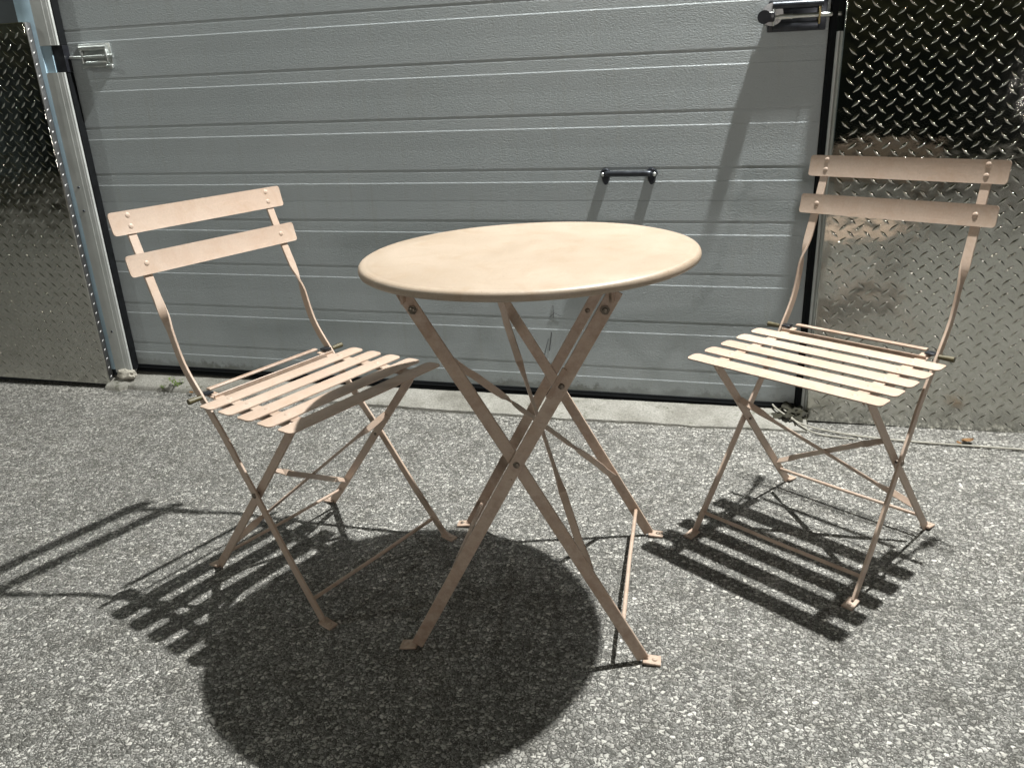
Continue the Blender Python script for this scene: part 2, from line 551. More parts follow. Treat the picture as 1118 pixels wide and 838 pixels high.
bm = jamb_profile([(-2.165, 0.05), (-2.165, -0.0255), (-2.161, -0.0255), (-2.157, -0.002), (-2.162, 0.004), (-2.162, 0.05)], 1.1505, 2.34)
link_mesh('rubber_seal', bm, RUBBER, frame, smooth=40, base=b0)
# pale blue edge trim beside the left plate
bm = bmesh.new(); box(bm, -2.300, -2.2345, -0.0345, -0.0205, 0.03, 2.34, 0.0015)
link_mesh('edge_trim', bm, GALV, frame, smooth=40, base=b0)
# small screws on left jamb
for z in (0.18, 0.62, 0.70):
    bm = bmesh.new(); dome(bm, (-2.212, -0.036, z), (0, -1, 0), 0.0045, 0.003)
    link_mesh('screw', bm, DARKMETAL, frame, smooth=60, base=b0)
# right jamb: ribbed aluminium, black strip inside it
PR = [(0.1985, 0.05), (0.1985, -0.022), (0.2015, -0.027), (0.2045, -0.027), (0.2055, -0.023), (0.2085, -0.023), (0.2095, -0.030), (0.2165, -0.032), (0.2165, 0.05)]
for z0, z1 in ((0.035, 1.070), (1.150, 2.34)):
    link_mesh('jamb', jamb_profile(PR, z0, z1), JAMB, frame, base=b0)
bm = jamb_profile([(0.198, 0.05), (0.198, -0.020), (0.186, -0.018), (0.1815, -0.004), (0.1815, 0.05)], 0.03, 2.34)
link_mesh('rubber_seal', bm, RUBBER, frame, smooth=40, base=b0)
bm = bmesh.new(); box(bm, BX0 + 0.01, BX1 + 0.016, -0.028, 0.05, 2.30, 2.339)
link_mesh('head_seal', bm, RUBBER, frame, base=b0)

# door: three ribbed sections, each one a mesh
b0 = (-1.0, 0.0, 0.0)
door = wall_thing('garage_door', 'grey ribbed sectional garage door with stucco grain behind the table', 'garage door', b0)
ledges = [0.0959 + 0.1515 * k for k in range(16)]
joints = [0.045, 0.650, 1.258, 1.866, 2.33]
def section(z0, z1):
    prof = [(0.030, z0 + 0.0012), (0.0035, z0 + 0.0012), (0.0, z0 + 0.0045)]
    for L in ledges:
        if z0 + 0.03 < L < z1 - 0.045:
            # ledge facing up at L, recess of 37 mm, soft return facing down
            prof += [(0.0, L - 0.055), (-0.0007, L - 0.0022), (0.0003, L + 0.0008), (0.0003, L + 0.0295), (0.0012, L + 0.0365), (0.0011, L + 0.0380), (0.0, L + 0.0400)]
    prof += [(0.0, z1 - 0.0045), (0.0035, z1 - 0.0012), (0.030, z1 - 0.0012)]
    bm = bmesh.new()
    a = [bm.verts.new((BX0 + 0.008, y, z)) for y, z in prof]
    b = [bm.verts.new((BX1 - 0.001, y, z)) for y, z in prof]
    n = len(prof)
    for i in range(n):
        bm.faces.new((a[i], a[(i + 1) % n], b[(i + 1) % n], b[i]))
    bm.faces.new(a[::-1]); bm.faces.new(b)
    return bm
for z0, z1 in zip(joints, joints[1:]):
    link_mesh('door_section', section(z0, z1), DOORP, door, base=b0)
bm = bmesh.new()
box(bm, BX0 + 0.008, BX1 - 0.001, -0.004, 0.028, 0.016, 0.0455, 0.004)
for k in range(2):
    box(bm, BX0 + 0.009, BX1 - 0.002, -0.008, -0.003, 0.020 + k * 0.011, 0.026 + k * 0.011, 0.0015)
link_mesh('bottom_seal', bm, RUBBER, door, smooth=40, base=b0)

# pull handle
h = bmesh.new()
pts = catmull([(-0.386, -0.006, 0.722), (-0.386, -0.011, 0.724), (-0.380, -0.0155, 0.725), (-0.325, -0.0165, 0.725), (-0.269, -0.0155, 0.725), (-0.263, -0.011, 0.724), (-0.263, -0.006, 0.722)], 6)
tube(h, pts, 0.0084, 12)
handle = link_mesh('pull_handle', h, DARKMETAL, door, smooth=60, base=b0)
for sx in (-1, 1):
    hx = -0.3245 + sx * 0.066
    bm = bmesh.new()
    prof = []
    for k in range(20):
        a = 2 * math.pi * k / 20
        zz = math.sin(a)
        prof.append((hx + 0.0165 * math.cos(a) * (1.0 if zz > -0.2 else 0.75), 0.722 + (0.018 if zz > 0 else 0.030) * zz))
    va = [bm.verts.new((x, -0.0005, z)) for x, z in prof]
    vb = [bm.verts.new((hx + (x - hx) * 0.8, -0.009, 0.722 + (z - 0.722) * 0.8)) for x, z in prof]
    for k in range(20):
        bm.faces.new((va[k], va[(k + 1) % 20], vb[(k + 1) % 20], vb[k]))
    bm.faces.new(vb); bm.faces.new(va[::-1])
    link_mesh('mount_plate', bm, DARKMETAL, handle, smooth=40)
    bm = bmesh.new(); dome(bm, (hx + sx * 0.008, -0.009, 0.722), (0, -1, 0), 0.006, 0.004)
    link_mesh('screw', bm, CHROME, handle, smooth=60)
for ch in handle.children:
    ch.location = -Vector(b0)

# slide latches, one on each side of the door (they ride on the door)
def latch(side):
    s = side            # +1: bolt points to +x (right side), -1: to the left
    x_in, x_out = (0.030, 0.172) if s > 0 else (-1.992, -2.115)
    xa, xb = sorted((x_in, x_out))
    bm = bmesh.new(); box(bm, xa, xb, -0.006, -0.0008, 1.076, 1.150, 0.002)
    base = link_mesh('slide_latch', bm, CHROME if s < 0 else DARKMETAL, door, smooth=40, base=b0)  # right plate, barrel and housing in dark steel, painting in their backlit shade
    def sub(name, bm, mat, sm=50):
        o = link_mesh(name, bm, mat, base, smooth=sm, base=b0)
        return o
    # upper keeper barrel
    bm = bmesh.new(); tube(bm, [(xa + 0.010, -0.0085, 1.138), (xb - 0.010, -0.0085, 1.138)], 0.0095, 18)
    sub('keeper_barrel', bm, CHROME if s < 0 else DARKMETAL)
    # bolt itself, pushed into the frame
    xe = x_out + s * 0.034
    bm = bmesh.new(); tube(bm, [(x_in - s * 0.008, -0.0095, 1.111), (xe, -0.0095, 1.111)], 0.0058, 14)
    tube(bm, [(x_in + s * 0.028, -0.0095, 1.111), (x_in + s * 0.060, -0.0095, 1.111)], 0.0072, 14)
    sub('latch_bolt', bm, CHROME)
    # bracket lips that guide the bolt
    for q in (0.10, 0.88):
        xx = x_in + (x_out - x_in) * q
        bm = bmesh.new(); box(bm, xx - 0.003, xx + 0.003, -0.0165, -0.0062, 1.090, 1.132, 0.002)
        sub('guide_bracket', bm, BRASS if (q > 0.5 and s > 0) else CHROME)
    bm = bmesh.new(); box(bm, xa + 0.012, xb - 0.016, -0.0125, -0.0062, 1.079, 1.098, 0.003)
    sub('latch_housing', bm, DARKMETAL if s > 0 else CHROME)
    if s > 0:
        bm = bmesh.new(); tube(bm, [(0.040, -0.0065, 1.118), (0.040, -0.0135, 1.118)], 0.027, 28)
        sub('lock_disc', bm, DISC)
        bm = bmesh.new(); tube(bm, [(0.020, -0.012, 1.112), (0.020, -0.031, 1.112)], [0.015, 0.0165], 20)
        box(bm, 0.012, 0.046, -0.0235, -0.0138, 1.100, 1.124, 0.003)
        sub('latch_knob', bm, BLACK)
    else:
        bm = bmesh.new(); box(bm, xb - 0.020, xb + 0.004, -0.016, -0.007, 1.072, 1.086, 0.003)
        sub('thumb_tab', bm, CHROME)
    return base
latch(-1); latch(1)

# scraped star on the door skin behind the table
bm = bmesh.new()
def scr(p, q, w=0.0016):
    a = Vector((p[0], -0.0010, p[1])); b = Vector((q[0], -0.0010, q[1]))
    strap(bm, [(a, (b - a).cross(Vector((0, 1, 0)))), (b, (b - a).cross(Vector((0, 1, 0))))], w, 0.0008, 0.0002)
scr((-0.556, 0.325), (-0.555, 0.285)); scr((-0.553, 0.300), (-0.568, 0.286)); scr((-0.556, 0.302), (-0.530, 0.291), 0.0012)
scr((-0.562, 0.238), (-0.571, 0.175), 0.0024); scr((-0.573, 0.215), (-0.590, 0.150), 0.0014)
link_mesh('scratch', bm, SCRATCH, door, base=b0)

# ------------------------------------------------------------------ tread plate sheets
def lug(bm, c, ex, ez, ny, L=0.0310, W=0.0088, H=0.0023):
    """raised lens: ex along the lug, ez across it, ny outwards"""
    n = 8
    rows = []
    for i in range(n + 1):
        t = -1 + 2 * i / n
        hw = W / 2 * (1 - abs(t) ** 1.25)
        hh = H * (1 - abs(t) ** 2.2)
        if i in (0, n):
            rows.append([bm.verts.new(c + ex * (t * L / 2) - ny * 0.0002)])
            continue
        rows.append([bm.verts.new(c + ex * (t * L / 2) + ez * (hw * u) + ny * (hh * k - 0.0002)) for u, k in ((-1, 0.0), (-0.50, 0.80), (0.0, 1.0), (0.50, 0.80), (1, 0.0))])
    for a, b in zip(rows, rows[1:]):
        if len(a) == 1:
            for k in range(4):
                bm.faces.new((a[0], b[k], b[k + 1]))
        elif len(b) == 1:
            for k in range(4):
                bm.faces.new((a[k + 1], a[k], b[0]))
        else:
            for k in range(4):
                bm.faces.new((a[k], a[k + 1], b[k + 1], b[k]))

def tread_plate(name, label, x0, x1, z0, z1, y, depth, flange, group):
    base = (x0 + (x1 - x0) / 2, y, z0)
    bm = bmesh.new()
    box(bm, x0, x1, y, y + depth, z0, z1, 0.0035)
    px, pz = 0.0415, 0.0352
    ny = Vector((0, -1, 0))
    d1, d2 = Vector((0.74, 0, 0.67)), Vector((0.74, 0, -0.67))
    c1, c2 = Vector((-0.67, 0, 0.74)), Vector((0.67, 0, 0.74))
    nx = int((x1 - x0) / px) + 2
    nz = int((z1 - z0) / pz) + 2
    for i in range(nx):
        for j in range(nz):
            for k, (d, cc) in enumerate(((d1, c1), (d2, c2))):
                X = x0 + 0.006 + (i + 0.5 * k) * px
                Z = z0 + 0.010 + (j + 0.5 * k) * pz
                if X > x1 - 0.013 or X < x0 + 0.013 or Z > z1 - 0.013 or Z < z0 + 0.013:
                    continue
                lug(bm, Vector((X, y, Z)), d, cc, ny)
    o = link_mesh(name, bm, TREAD, None, smooth=50, base=base)
    o.matrix_world = DM @ Matrix.Translation(Vector(base))
    if flange:
        fb = bmesh.new()
        box(fb, x1 - 0.0004, x1 + 0.0012, y + 0.004, y + depth, z0 + 0.012, z1 - 0.002, 0.0005)
        for j in range(int((z1 - z0) / pz)):
            lug(fb, Vector((x1 + 0.0012, y + depth * 0.5, z0 + 0.025 + j * pz)), Vector((0, 0.62, 0.78)), Vector((0, -0.78, 0.62)), Vector((1, 0, 0)), 0.021, 0.009, 0.0024)
        link_mesh('folded_edge', fb, DULLTREAD, o, smooth=50, base=base)
    return tag(o, label, 'metal sheet', group)
tread_plate('tread_plate', 'diamond tread metal sheet with folded edge at left of the door, beside pale blue trim', -3.42, -2.254, -0.022, 1.223, -0.060, 0.027, True, 'tread plates beside the door')
tread_plate('tread_plate', 'mirror dark diamond tread metal sheet standing behind the right chair', 0.2125, 1.43, 0.008, 1.235, -0.043, 0.018, False, 'tread plates beside the door')

# ------------------------------------------------------------------ concrete sill under the door
def sill_mesh():
    bm = bmesh.new()
    rows = []
    n = 150
    for i in range(n + 1):
        x = -2.262 + (0.213 + 2.262) * i / n
        t = (x + 2.262) / 2.475
        zb = 0.0545 - 0.0245 * t
        yf = -0.052 - 0.075 * min(1, t * 1.5) + 0.010 * noise.noise(Vector((x * 5, 0, 0))) + 0.006 * noise.noise(Vector((x * 23, 3, 0)))
        if t < 0.03:
            yf -= 0.03
        zf = 0.022 - 0.010 * t
        def zj(k):
            return 0.0022 * noise.noise(Vector((x * 17, k * 7.3, 1)))
        rows.append([bm.verts.new((x, 0.05, zb - 0.003)), bm.verts.new((x, 0.012, zb - 0.003)), bm.verts.new((x, yf * 0.35, zb * 0.62 + zf * 0.38 - 0.004 + zj(1))),
                     bm.verts.new((x, yf * 0.68, zf + 0.003 + zj(2))), bm.verts.new((x, yf * 0.90, zf - 0.003 + zj(3))), bm.verts.new((x, yf * 0.985, zf * 0.55)), bm.verts.new((x, yf, -0.006)), bm.verts.new((x, 0.05, -0.006))])
    for a, b in zip(rows, rows[1:]):
        for k in range(8):
            bm.faces.new((a[k], a[(k + 1) % 8], b[(k + 1) % 8], b[k]))
    bm.faces.new(rows[0]); bm.faces.new(rows[-1][::-1])
    return bm
o = link_mesh('concrete_sill', sill_mesh(), CONCRETE, None, smooth=50)
tag(o, 'worn pale concrete sill strip along the foot of the garage door', 'sill')

# ------------------------------------------------------------------ bistro table
def make_table():
    t = thing('bistro_table', 'round blush metal folding table standing between the two chairs', 'table', (-0.3639, -0.987, 0), R(4.8157))
    # rolled-edge top
    prof = [(0.0, 0.7104), (0.12, 0.7106), (0.24, 0.7102), (0.283, 0.7100), (0.2870, 0.7094), (0.2905, 0.7089), (0.2930, 0.7088), (0.2980, 0.7082), (0.3012, 0.7066), (0.3034, 0.7036), (0.3043, 0.6990), (0.3036, 0.6945), (0.3010, 0.6928),
            (0.2985, 0.6938), (0.2975, 0.6985), (0.2955, 0.7045), (0.20, 0.7075), (0.0, 0.7078)]
    bm = bmesh.new()
    seg = 128
    rings = []
    for r_, z in prof:
        if r_ == 0:
            rings.append([bm.verts.new((0, 0, z))])
        else:
            rings.append([bm.verts.new((r_ * math.cos(2 * math.pi * k / seg), r_ * math.sin(2 * math.pi * k / seg), z + 0.0006 * noise.noise(Vector((r_ * 9 * math.cos(2 * math.pi * k / seg), r_ * 9 * math.sin(2 * math.pi * k / seg), 0)))) ) for k in range(seg)])
    for a, b in zip(rings, rings[1:]):
        for k in range(seg):
            k2 = (k + 1) % seg
            if len(a) == 1:
                bm.faces.new((a[0], b[k], b[k2]))
            elif len(b) == 1:
                bm.faces.new((a[k], b[0], a[k2]))
            else:
                bm.faces.new((a[k], b[k], b[k2], a[k2]))
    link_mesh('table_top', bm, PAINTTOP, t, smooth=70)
    # rails under the top that the legs hinge on
    for sx in (-1, 1):
        bm = bmesh.new()
        strap(bm, [((sx * 0.166, -0.236, 0.688), (0, 0, 1)), ((sx * 0.166, 0.236, 0.688), (0, 0, 1))], 0.030, 0.004)
        strap(bm, [((sx * 0.176, -0.225, 0.7035), (1, 0, 0)), ((sx * 0.176, 0.225, 0.7035), (1, 0, 0))], 0.022, 0.003)
        link_mesh('top_rail', bm, PAINT, t)
    def legp(s, y, z):
        """point on a leg whose foot is at s*0.221"""
        if z > 0.385:
            x = -s * (0.163 * (z - 0.390) / (0.676 - 0.390))
        else:
            x = s * (0.215 * (0.390 - z) / 0.390)
        return Vector((x, y, z))
    for s, dy in ((1, 0.2165), (-1, 0.2235)):
        for sy in (-1, 1):
            y = sy * dy
            bm = bmesh.new()
            top = legp(s, y, 0.689); bot = legp(s, y, 0.007)
            wd = (top - bot).cross(Vector((0, 1, 0)))
            strap(bm, [(top, wd), (legp(s, y, 0.39), wd), (bot, wd)], 0.0228, 0.0052)
            # bent foot tab
            foot = Vector((s * 0.219, y, 0.0065))
            strap(bm, [(foot - Vector((s * 0.008, 0, 0)), (0, 1, 0)), (foot + Vector((s * 0.010, 0, -0.0025)), (0, 1, 0)), (foot + Vector((s * 0.024, 0, -0.0036)), (0, 1, 0))], 0.025, 0.0045)
            leg = link_mesh('leg', bm, PAINT, t)
            bm = bmesh.new(); dome(bm, foot + Vector((s * 0.013, 0, 0.0002)), (0, 0, 1), 0.0052, 0.0022)
            link_mesh('foot_rivet', bm, BOLT if sy > 0 else PAINT, leg, smooth=60)
            bm = bmesh.new(); tube(bm, [legp(s, y - 0.0035, 0.660), legp(s, y - 0.0065, 0.660)], 0.0075, 6)
            dome(bm, legp(s, y - 0.0060, 0.660), (0, -1, 0), 0.005, 0.003)
            link_mesh('hinge_bolt', bm, BOLT, leg, smooth=40)
            if s < 0:
                for zz, rr in ((0.534, 0.0055), (0.392, 0.0060)):
                    bm = bmesh.new(); dome(bm, legp(s, y - 0.0024, zz), (0, -1, 0), rr, 0.0035)
                    link_mesh('pivot_bolt', bm, BOLT, leg, smooth=60)
        # bottom cross rod of this frame
        bm = bmesh.new()
        zz = 0.075
        p0, p1 = legp(s, -dy, zz), legp(s, dy, zz - 0.012)
        q = Vector((0.002, 0, 0.002))
        tube(bm, [p0 + q, p0.lerp(p1, 0.5), p1 + q], 0.0042, 10)
        link_mesh('cross_rod', bm, PAINT, t, smooth=60)
    # flat stop plate beside the front right leg
    bm = bmesh.new()
    a, b = legp(-1, -0.2285, 0.560), legp(-1, -0.2285, 0.510)
    wd = (a - b).cross(Vector((0, 1, 0)))
    off = wd.normalized() * 0.009
    strap(bm, [(a + off, wd), (b + off, wd)], 0.009, 0.004)
    link_mesh('stop_plate', bm, PAINT, t)
    # twisted cross braces on the narrow frame (s = +1)
    dy = 0.2165
    for (za, zb, sh) in ((0.575, 0.150, 0.0030), (0.165, 0.575, -0.0030)):
        p, q = legp(1, -dy + 0.005, za), legp(1, dy - 0.005, zb)
        if za < zb:
            pass
        legd = (legp(1, 0, 0.6) - legp(1, 0, 0.1)).normalized()
        path = []
        ax = (q - p).normalized()
        n_ = Vector((legd.z, 0, -legd.x))                # normal of the frame's plane
        wmid = ax.cross(n_).normalized()
        n_steps = 26
        for i in range(n_steps + 1):
            f = i / n_steps
            c = p.lerp(q, f) + n_ * sh * (1 if 0.1 < f < 0.9 else 0.2)
            # ends lie against the legs' faces: quarter twist near both ends
            def sst(x):
                x = max(0, min(1, x)); return x * x * (3 - 2 * x)
            k = sst((f - 0.24) / 0.10) * (1 - sst((f - 0.66) / 0.10))
            wd_ = wmid * k + n_ * (1 - k)
            path.append((c, wd_))
        bm = bmesh.new()
        strap(bm, path, 0.0150, 0.0030)
        link_mesh('cross_brace', bm, PAINT, t, smooth=35)
    return t
make_table()

# ------------------------------------------------------------------ folding chairs
def make_chair(loc, rz, label):
    t = thing('folding_chair', label, 'chair', loc, rz, 'folding chairs at the table')
    # local frame: x = chair's right, y = forward
    def smooth01(x):
        x = max(0, min(1, x)); return x * x * (3 - 2 * x)
    X = Vector((1, 0, 0))
    for s in (1, -1):
        pts = [(0.1700, -0.2610, 0.7920), (0.1710, -0.2290, 0.7000), (0.1725, -0.2005, 0.6250), (0.1735, -0.1810, 0.5780), (0.1735, -0.1560, 0.4920), (0.1735, -0.1080, 0.4200), (0.1735, -0.0540, 0.3440), (0.1760, -0.0200, 0.2950), (0.1790, 0.0220, 0.2380), (0.1840, 0.1000, 0.1240), (0.1860, 0.1300, 0.0820), (0.1890, 0.1860, 0.0060)]
        P = catmull([(s * a, b, c) for a, b, c in pts], 5)
        path = []
        for i, p in enumerate(P):
            a = P[max(0, i - 1)]; b = P[min(len(P) - 1, i + 1)]
            tg = (b - a).normalized()
            side = tg.cross(X).normalized()
            k = smooth01((0.630 - p.z) / 0.075)          # quarter twist below the lower slat
            ang = k * math.pi / 2
            path.append((p, X * math.cos(ang) + side * math.sin(ang) * s))
        bm = bmesh.new()
        strap(bm, path, 0.0185, 0.0052)
        f = Vector((s * 0.1885, 0.188, 0.0055))
        strap(bm, [(f - Vector((0, 0.006, -0.002)), X), (f + Vector((0, 0.010, -0.0015)), X), (f + Vector((0, 0.025, -0.0030)), X)], 0.022, 0.0042)
        up = link_mesh('upright', bm, PAINT, t, smooth=35)
        bm = bmesh.new(); dome(bm, f + Vector((0, 0.015, 0.0008)), (0, 0, 1), 0.0045, 0.002)
        link_mesh('foot_rivet', bm, PAINT, up, smooth=60)
        # seat leg: seat front down to the rear foot
        pts = [(0.1660, 0.1600, 0.4170), (0.1665, 0.1440, 0.3950), (0.1670, 0.0130, 0.2360), (0.1690, -0.0300, 0.1840), (0.1710, -0.1250, 0.0690), (0.1715, -0.1790, 0.0060)]
        bm = bmesh.new()
        PP = [Vector((s * a, b, c)) for a, b, c in pts]
        wd = (PP[0] - PP[-1]).cross(X)
        strap(bm, [(p, wd) for p in PP], 0.0185, 0.0050)
        f = Vector((s * 0.1715, -0.181, 0.0055))
        strap(bm, [(f + Vector((0, 0.006, 0.002)), X), (f - Vector((0, 0.010, 0.0015)), X), (f - Vector((0, 0.025, 0.0030)), X)], 0.022, 0.0042)
        sl = link_mesh('seat_leg', bm, PAINT, t, smooth=35)
        bm = bmesh.new(); dome(bm, f + Vector((0, -0.015, 0.0008)), (0, 0, 1), 0.0045, 0.002)
        link_mesh('foot_rivet', bm, PAINT, sl, smooth=60)
        bm = bmesh.new(); tube(bm, [(s * 0.162, 0.018, 0.2400), (s * 0.1835, 0.018, 0.2400)], 0.0035, 10)
        dome(bm, (s * 0.1818, 0.018, 0.2400), (s, 0, 0), 0.0062, 0.0035)
        link_mesh('pivot_pin', bm, BOLT, up, smooth=50)
        # seat rail
        bm = bmesh.new()
        strap(bm, [((s * 0.150, -0.118, 0.4265), X), ((s * 0.150, -0.080, 0.4228), X), ((s * 0.150, 0.194, 0.4222), X)], 0.022, 0.003)
        strap(bm, [((s * 0.1605, -0.090, 0.4140), (0, 0, 1)), ((s * 0.1605, 0.170, 0.4140), (0, 0, 1))], 0.0150, 0.0026)
        link_mesh('seat_rail', bm, PAINT, t)
        # hinge bracket and its olive end cap outside the upright
        bm = bmesh.new(); box(bm, min(s * 0.151, s * 0.1700), max(s * 0.151, s * 0.1700), -0.120, -0.101, 0.4305, 0.4345, 0.001)
        hb = link_mesh('hinge_bracket', bm, DARKMETAL, t, smooth=40)
        bm = bmesh.new(); tube(bm, [(s * 0.1772, -0.107, 0.4290), (s * 0.207, -0.107, 0.4290)], [0.0048, 0.0058], 14)
        link_mesh('end_cap', bm, OLIVE, hb, smooth=50)
    # back slats, riveted to the fronts of the uprights
    for (yt, zt, yb, zb, rv) in ((-0.2530, 0.7975, -0.2435, 0.7525, (0.30, -0.18)), (-0.2233, 0.7150, -0.2130, 0.6730, (0.02,))):
        c = Vector((0, (yt + yb) / 2, (zt + zb) / 2))
        upv = Vector((0, yt - yb, zt - zb)); hgt = upv.length; upv.normalize()
        nrm = X.cross(upv).normalized()
        if nrm.y < 0:
            nrm = -nrm
        M = Matrix((X, upv, nrm)).transposed().to_4x4()
        M.translation = c
        bm = bmesh.new()
        rounded_panel(bm, 0.4171, hgt, 0.007, 0.0028, -0.0010, 5, M)
        sl = link_mesh('back_slat', bm, PAINT, t, smooth=40)
        for s in (1, -1):
            for q in rv:
                bm = bmesh.new()
                dome(bm, c + X * (s * 0.1685) + upv * (q * hgt) + nrm * 0.0004, nrm, 0.0056, 0.0017)
                link_mesh('rivet', bm, PAINT, sl, smooth=60)
    # seat slats
    for i in range(5):
        yc = -0.0525 + 0.0594 * i
        M = Matrix.Translation((0, yc, 0.4262))
        bm = bmesh.new()
        rounded_panel(bm, 0.4174, 0.0405, 0.010, 0.0024, 0.0012, 5, M)
        sl = link_mesh('seat_slat', bm, PAINT, t, smooth=40)
        for s in (1, -1):
            bm = bmesh.new(); dome(bm, (s * 0.150, yc, 0.4284), (0, 0, 1), 0.0058, 0.0014)
            link_mesh('rivet', bm, PAINT, sl, smooth=60)
    # bars behind the seat
    bm = bmesh.new(); strap(bm, [((-0.146, -0.128, 0.4325), (0, 1, 0)), ((0.146, -0.128, 0.4325), (0, 1, 0))], 0.0125, 0.004)
    link_mesh('rear_bar', bm, PAINT, t)
    bm = bmesh.new(); strap(bm, [((-0.160, -0.0885, 0.4265), (0, 0, 1)), ((0.160, -0.0885, 0.4265), (0, 0, 1))], 0.010, 0.003)
    link_mesh('rear_bar', bm, PAINT, t)
    # low cross rods between the feet
    bm = bmesh.new(); tube(bm, [(-0.187, 0.1540, 0.0430), (0, 0.1545, 0.0420), (0.187, 0.1540, 0.0430)], 0.0042, 10)
    link_mesh('cross_rod', bm, PAINT, t, smooth=60)
    bm = bmesh.new(); tube(bm, [(-0.171, -0.1405, 0.0500), (0, -0.1405, 0.0490), (0.171, -0.1405, 0.0500)], 0.0038, 10)
    link_mesh('cross_rod', bm, PAINT, t, smooth=60)
    # twisted X brace between the seat legs
    def lp(s, z, off):
        k = (z - 0.0) / 0.417
        return Vector((s * (0.1645 - 0.002), -0.184 + 0.344 * k, z)) + Vector((0, off, off * 0.8))
    for s, off in ((1, 0.004), (-1, -0.004)):
        p, q = lp(s, 0.300, off * 0.2), lp(-s, 0.085, off * 0.2)
        ax = (q - p).normalized()
        legd = Vector((0, 0.344, 0.417)).normalized()
        nfr = legd.cross(X).normalized()
        wmid = ax.cross(nfr).normalized()
        path = []
        for i in range(25):
            f = i / 24
            k = smooth01((f - 0.10) / 0.10) * (1 - smooth01((f - 0.80) / 0.10))
            c = p.lerp(q, f) + nfr * off * 0.5 * k
            path.append((c, wmid * k + nfr * (1 - k) * s))
        bm = bmesh.new(); strap(bm, path, 0.0150, 0.0028)
        link_mesh('cross_brace', bm, PAINT, t, smooth=35)
    return t
def heading(deg):
    return R(deg - 90)
c1 = make_chair((-0.8765, -0.9562, 0), heading(-20.4511), 'left blush folding chair turned to the table, shadow of the round table on its seat')
c2 = copy_tree(c1)
c2.location = (0.1898, -0.677, 0)
c2.rotation_euler = (0, 0, heading(-123.1607))
tag(c2, 'right blush folding chair facing the viewer in front of the dark diamond plate')

# ------------------------------------------------------------------ small things on the ground
bm = bmesh.new()
tube(bm, catmull([(1.6, -0.215, 0.006), (1.1, -0.190, 0.005), (0.753, -0.168, 0.006), (0.494, -0.154, 0.005), (0.355, -0.139, 0.006), (0.260, -0.112, 0.007), (0.215, -0.098, 0.012), (0.182, -0.085, 0.020), (0.139, -0.040, 0.030), (0.120, -0.005, 0.036), (0.130, 0.010, 0.036)], 6), 0.0030, 8)
o = link_mesh('cord', bm, CORD, None, smooth=60)
tag(o, 'pale thin cord lying along the foot of the right metal sheet', 'cord')
bm = bmesh.new()
tube(bm, catmull([(0.150, -0.030, 0.034), (0.190, -0.100, 0.018), (0.235, -0.135, 0.006), (0.290, -0.150, 0.005), (0.340, -0.157, 0.005)], 6), 0.0026, 8)
o = link_mesh('cord', bm, CORD, None, smooth=60)
tag(o, 'short loose cord end by the right foot of the door frame', 'cord')

# broken mortar at the foot of the left jamb
def lump(name, c, sx, sy, sz, mat, seed, sub=3, amp=0.35):
    bm = bmesh.new()
    bmesh.ops.create_icosphere(bm, subdivisions=sub, radius=1.0)
    for v in bm.verts:
        d = v.co.normalized()
        k = 1 + amp * noise.noise(d * 1.6 + Vector((seed, 0, 0))) + amp * 0.6 * noise.noise(d * 4 + Vector((0, seed, 0))) + amp * 0.35 * noise.noise(d * 11 + Vector((0, 0, seed)))
        v.co = Vector((d.x * sx * k, d.y * sy * k, d.z * sz * k)) + Vector(c)
    return link_mesh(name, bm, mat, None, smooth=40)
o = lump('mortar_lump', (-2.195, -0.030, 0.052), 0.042, 0.022, 0.022, LUMP, 3.0)
tag(o, 'broken pale mortar lump at the foot of the left jamb', 'mortar lump')
o = lump('dirt_heap', (0.176, -0.030, 0.016), 0.040, 0.050, 0.024, SOIL, 5.0, 4, 0.75)
tag(o, 'dark mossy dirt heap in the right corner under the door frame', 'dirt')

# weed sprouting at the sill edge
def weed(loc, n, size, label, seed):
    r = random.Random(seed)
    w = thing('weed', label, 'weed', loc)
    for k in range(n):
        a = r.uniform(0, 2 * math.pi)
        ln = size * r.uniform(0.55, 1.0)
        lean = r.uniform(0.25, 0.7)
        tip = Vector((math.cos(a) * ln * lean, math.sin(a) * ln * lean, ln))
        bm = bmesh.new()
        pts = [Vector((0, 0, 0)), tip * 0.5 + Vector((0, 0, ln * 0.1)), tip]
        tube(bm, pts, [0.0014, 0.0011, 0.0007], 6)
        st = link_mesh('stem', bm, LEAF, w, smooth=60)
        bm = bmesh.new()
        for f in (0.45, 0.7, 1.0):
            base = pts[0].lerp(pts[2], f) + Vector((0, 0, ln * 0.1 * (1 - f)))
            for sd in (-1, 1):
                b = a + sd * r.uniform(0.7, 1.5)
                L = size * r.uniform(0.28, 0.42)
                dx = Vector((math.cos(b), math.sin(b), r.uniform(-0.1, 0.5))).normalized()
                sv = dx.cross(Vector((0, 0, 1))).normalized()
                m_ = base + dx * L * 0.5
                e_ = base + dx * L - Vector((0, 0, L * 0.15))
                up_ = Vector((0, 0, L * 0.05))
                q = [base, m_ + sv * L * 0.24 + up_, e_, m_ - sv * L * 0.24 + up_]
                vq = [bm.verts.new(x) for x in q]
                vm = bm.verts.new(m_ - up_)
                for i in range(4):
                    bm.faces.new((vq[i], vq[(i + 1) % 4], vm))
        link_mesh('leaves', bm, LEAF, st)
    return w
weed((-1.955, -0.052, 0.012), 4, 0.045, 'small green weed sprouting at the left end of the sill', 4)
weed((-2.02, -0.060, 0.008), 3, 0.022, 'tiny low weed at the sill edge nearest the left jamb', 9)

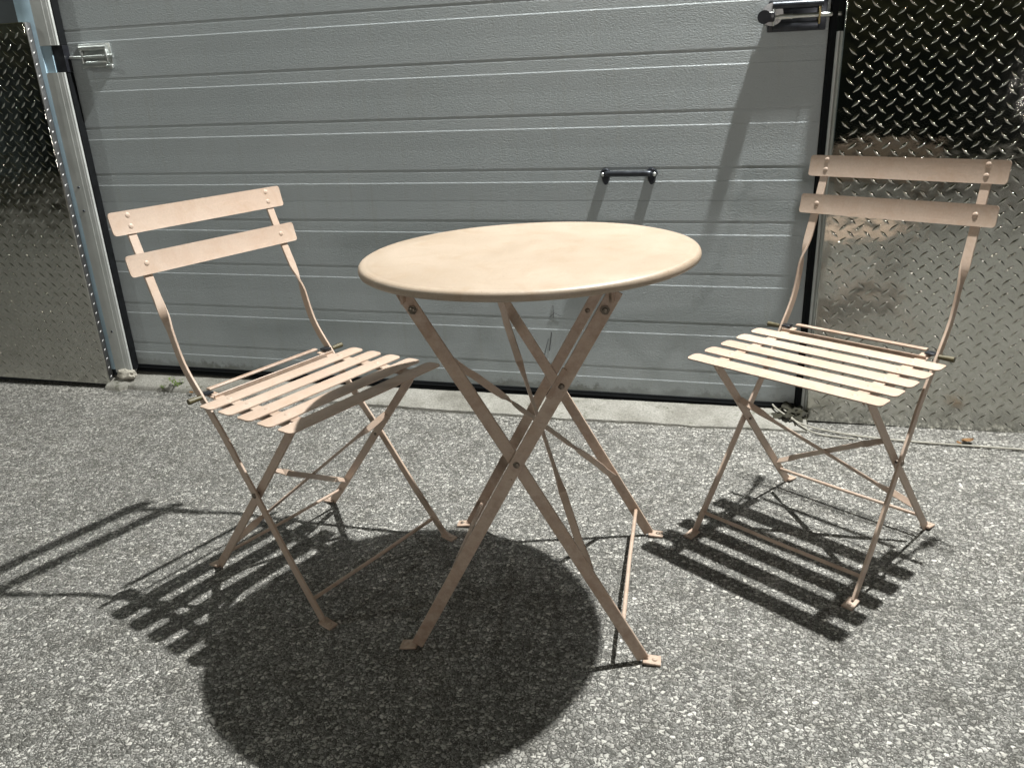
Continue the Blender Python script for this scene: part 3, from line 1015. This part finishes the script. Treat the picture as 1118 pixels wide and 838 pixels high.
# curled dead leaf by the right sheet
def leaf(loc, size, rz, label, seed):
    r = random.Random(seed)
    bm = bmesh.new()
    n = 8
    rows = []
    for i in range(n + 1):
        t = i / n
        hw = size * 0.32 * math.sin(math.pi * (0.06 + 0.94 * t)) ** 0.8
        z = 0.006 + size * 0.25 * (t - 0.5) ** 2
        rows.append([bm.verts.new((size * (t - 0.5), hw * u, z + size * 0.16 * abs(u) + r.uniform(-1, 1) * size * 0.02)) for u in (-1, -0.5, 0, 0.5, 1)])
    for a, b in zip(rows, rows[1:]):
        for k in range(4):
            bm.faces.new((a[k], a[k + 1], b[k + 1], b[k]))
    o = link_mesh('dead_leaf', bm, DEADLEAF, None, smooth=60)
    o.location = loc; o.rotation_euler = (0, 0, rz)
    return tag(o, label, 'leaf')
leaf((0.625, -0.135, 0.0), 0.034, 0.4, 'curled brown dead leaf at the foot of the right metal sheet', 2)
leaf((0.600, -0.150, 0.0), 0.018, 1.9, 'tiny brown leaf scrap beside the larger dead leaf', 5)
leaf((-1.880, -0.085, 0.004), 0.022, 2.6, 'brown leaf scrap lying by the weed at the sill', 8)

# loose grit: nobody could count it
bm = bmesh.new()
ico = bmesh.new(); bmesh.ops.create_icosphere(ico, subdivisions=1, radius=1.0)
iv = [v.co.copy() for v in ico.verts]; ifc = [[v.index for v in f.verts] for f in ico.faces]; ico.free()
def pebble(x, y, s, z=0.0):
    a = rnd.uniform(0, 6.28); ca, sa = math.cos(a), math.sin(a)
    sx, sy, sz = s * rnd.uniform(0.8, 1.4), s * rnd.uniform(0.6, 1.0), s * rnd.uniform(0.35, 0.7)
    vv = []
    for c in iv:
        k = rnd.uniform(0.8, 1.15)
        px, py, pz = c.x * sx * k, c.y * sy * k, c.z * sz * k
        vv.append(bm.verts.new((x + px * ca - py * sa, y + px * sa + py * ca, z + sz * 0.35 + pz)))
    for f in ifc:
        bm.faces.new([vv[i] for i in f])
for k in range(2600):
    pebble(rnd.uniform(-2.9, 1.3), rnd.uniform(-2.0, -0.13), rnd.choice((0.0016, 0.002, 0.0026, 0.0034)))
for k in range(3600):                                   # thicker along the foot of the wall
    x = rnd.uniform(-2.9, 1.3)
    yb = -0.075 if x < -2.25 else (-0.13 if x < 0.2 else -0.11)
    pebble(x, yb - abs(rnd.gauss(0, 0.045)), rnd.choice((0.002, 0.003, 0.0038, 0.005)))
for x, y, q in ((-0.83, -1.48, 0.007), (-1.62, -1.25, 0.005), (-0.2, -1.72, 0.006), (0.35, -1.35, 0.005), (-1.1, -1.7, 0.006), (0.05, -1.05, 0.0045), (0.62, -0.9, 0.005), (-1.9, -0.7, 0.006)):
    pebble(x, y, q)
o = link_mesh('loose_grit', bm, STONE, None)
tag(o, 'loose pale grit scattered over the asphalt and along the wall', 'grit', None, 'stuff')
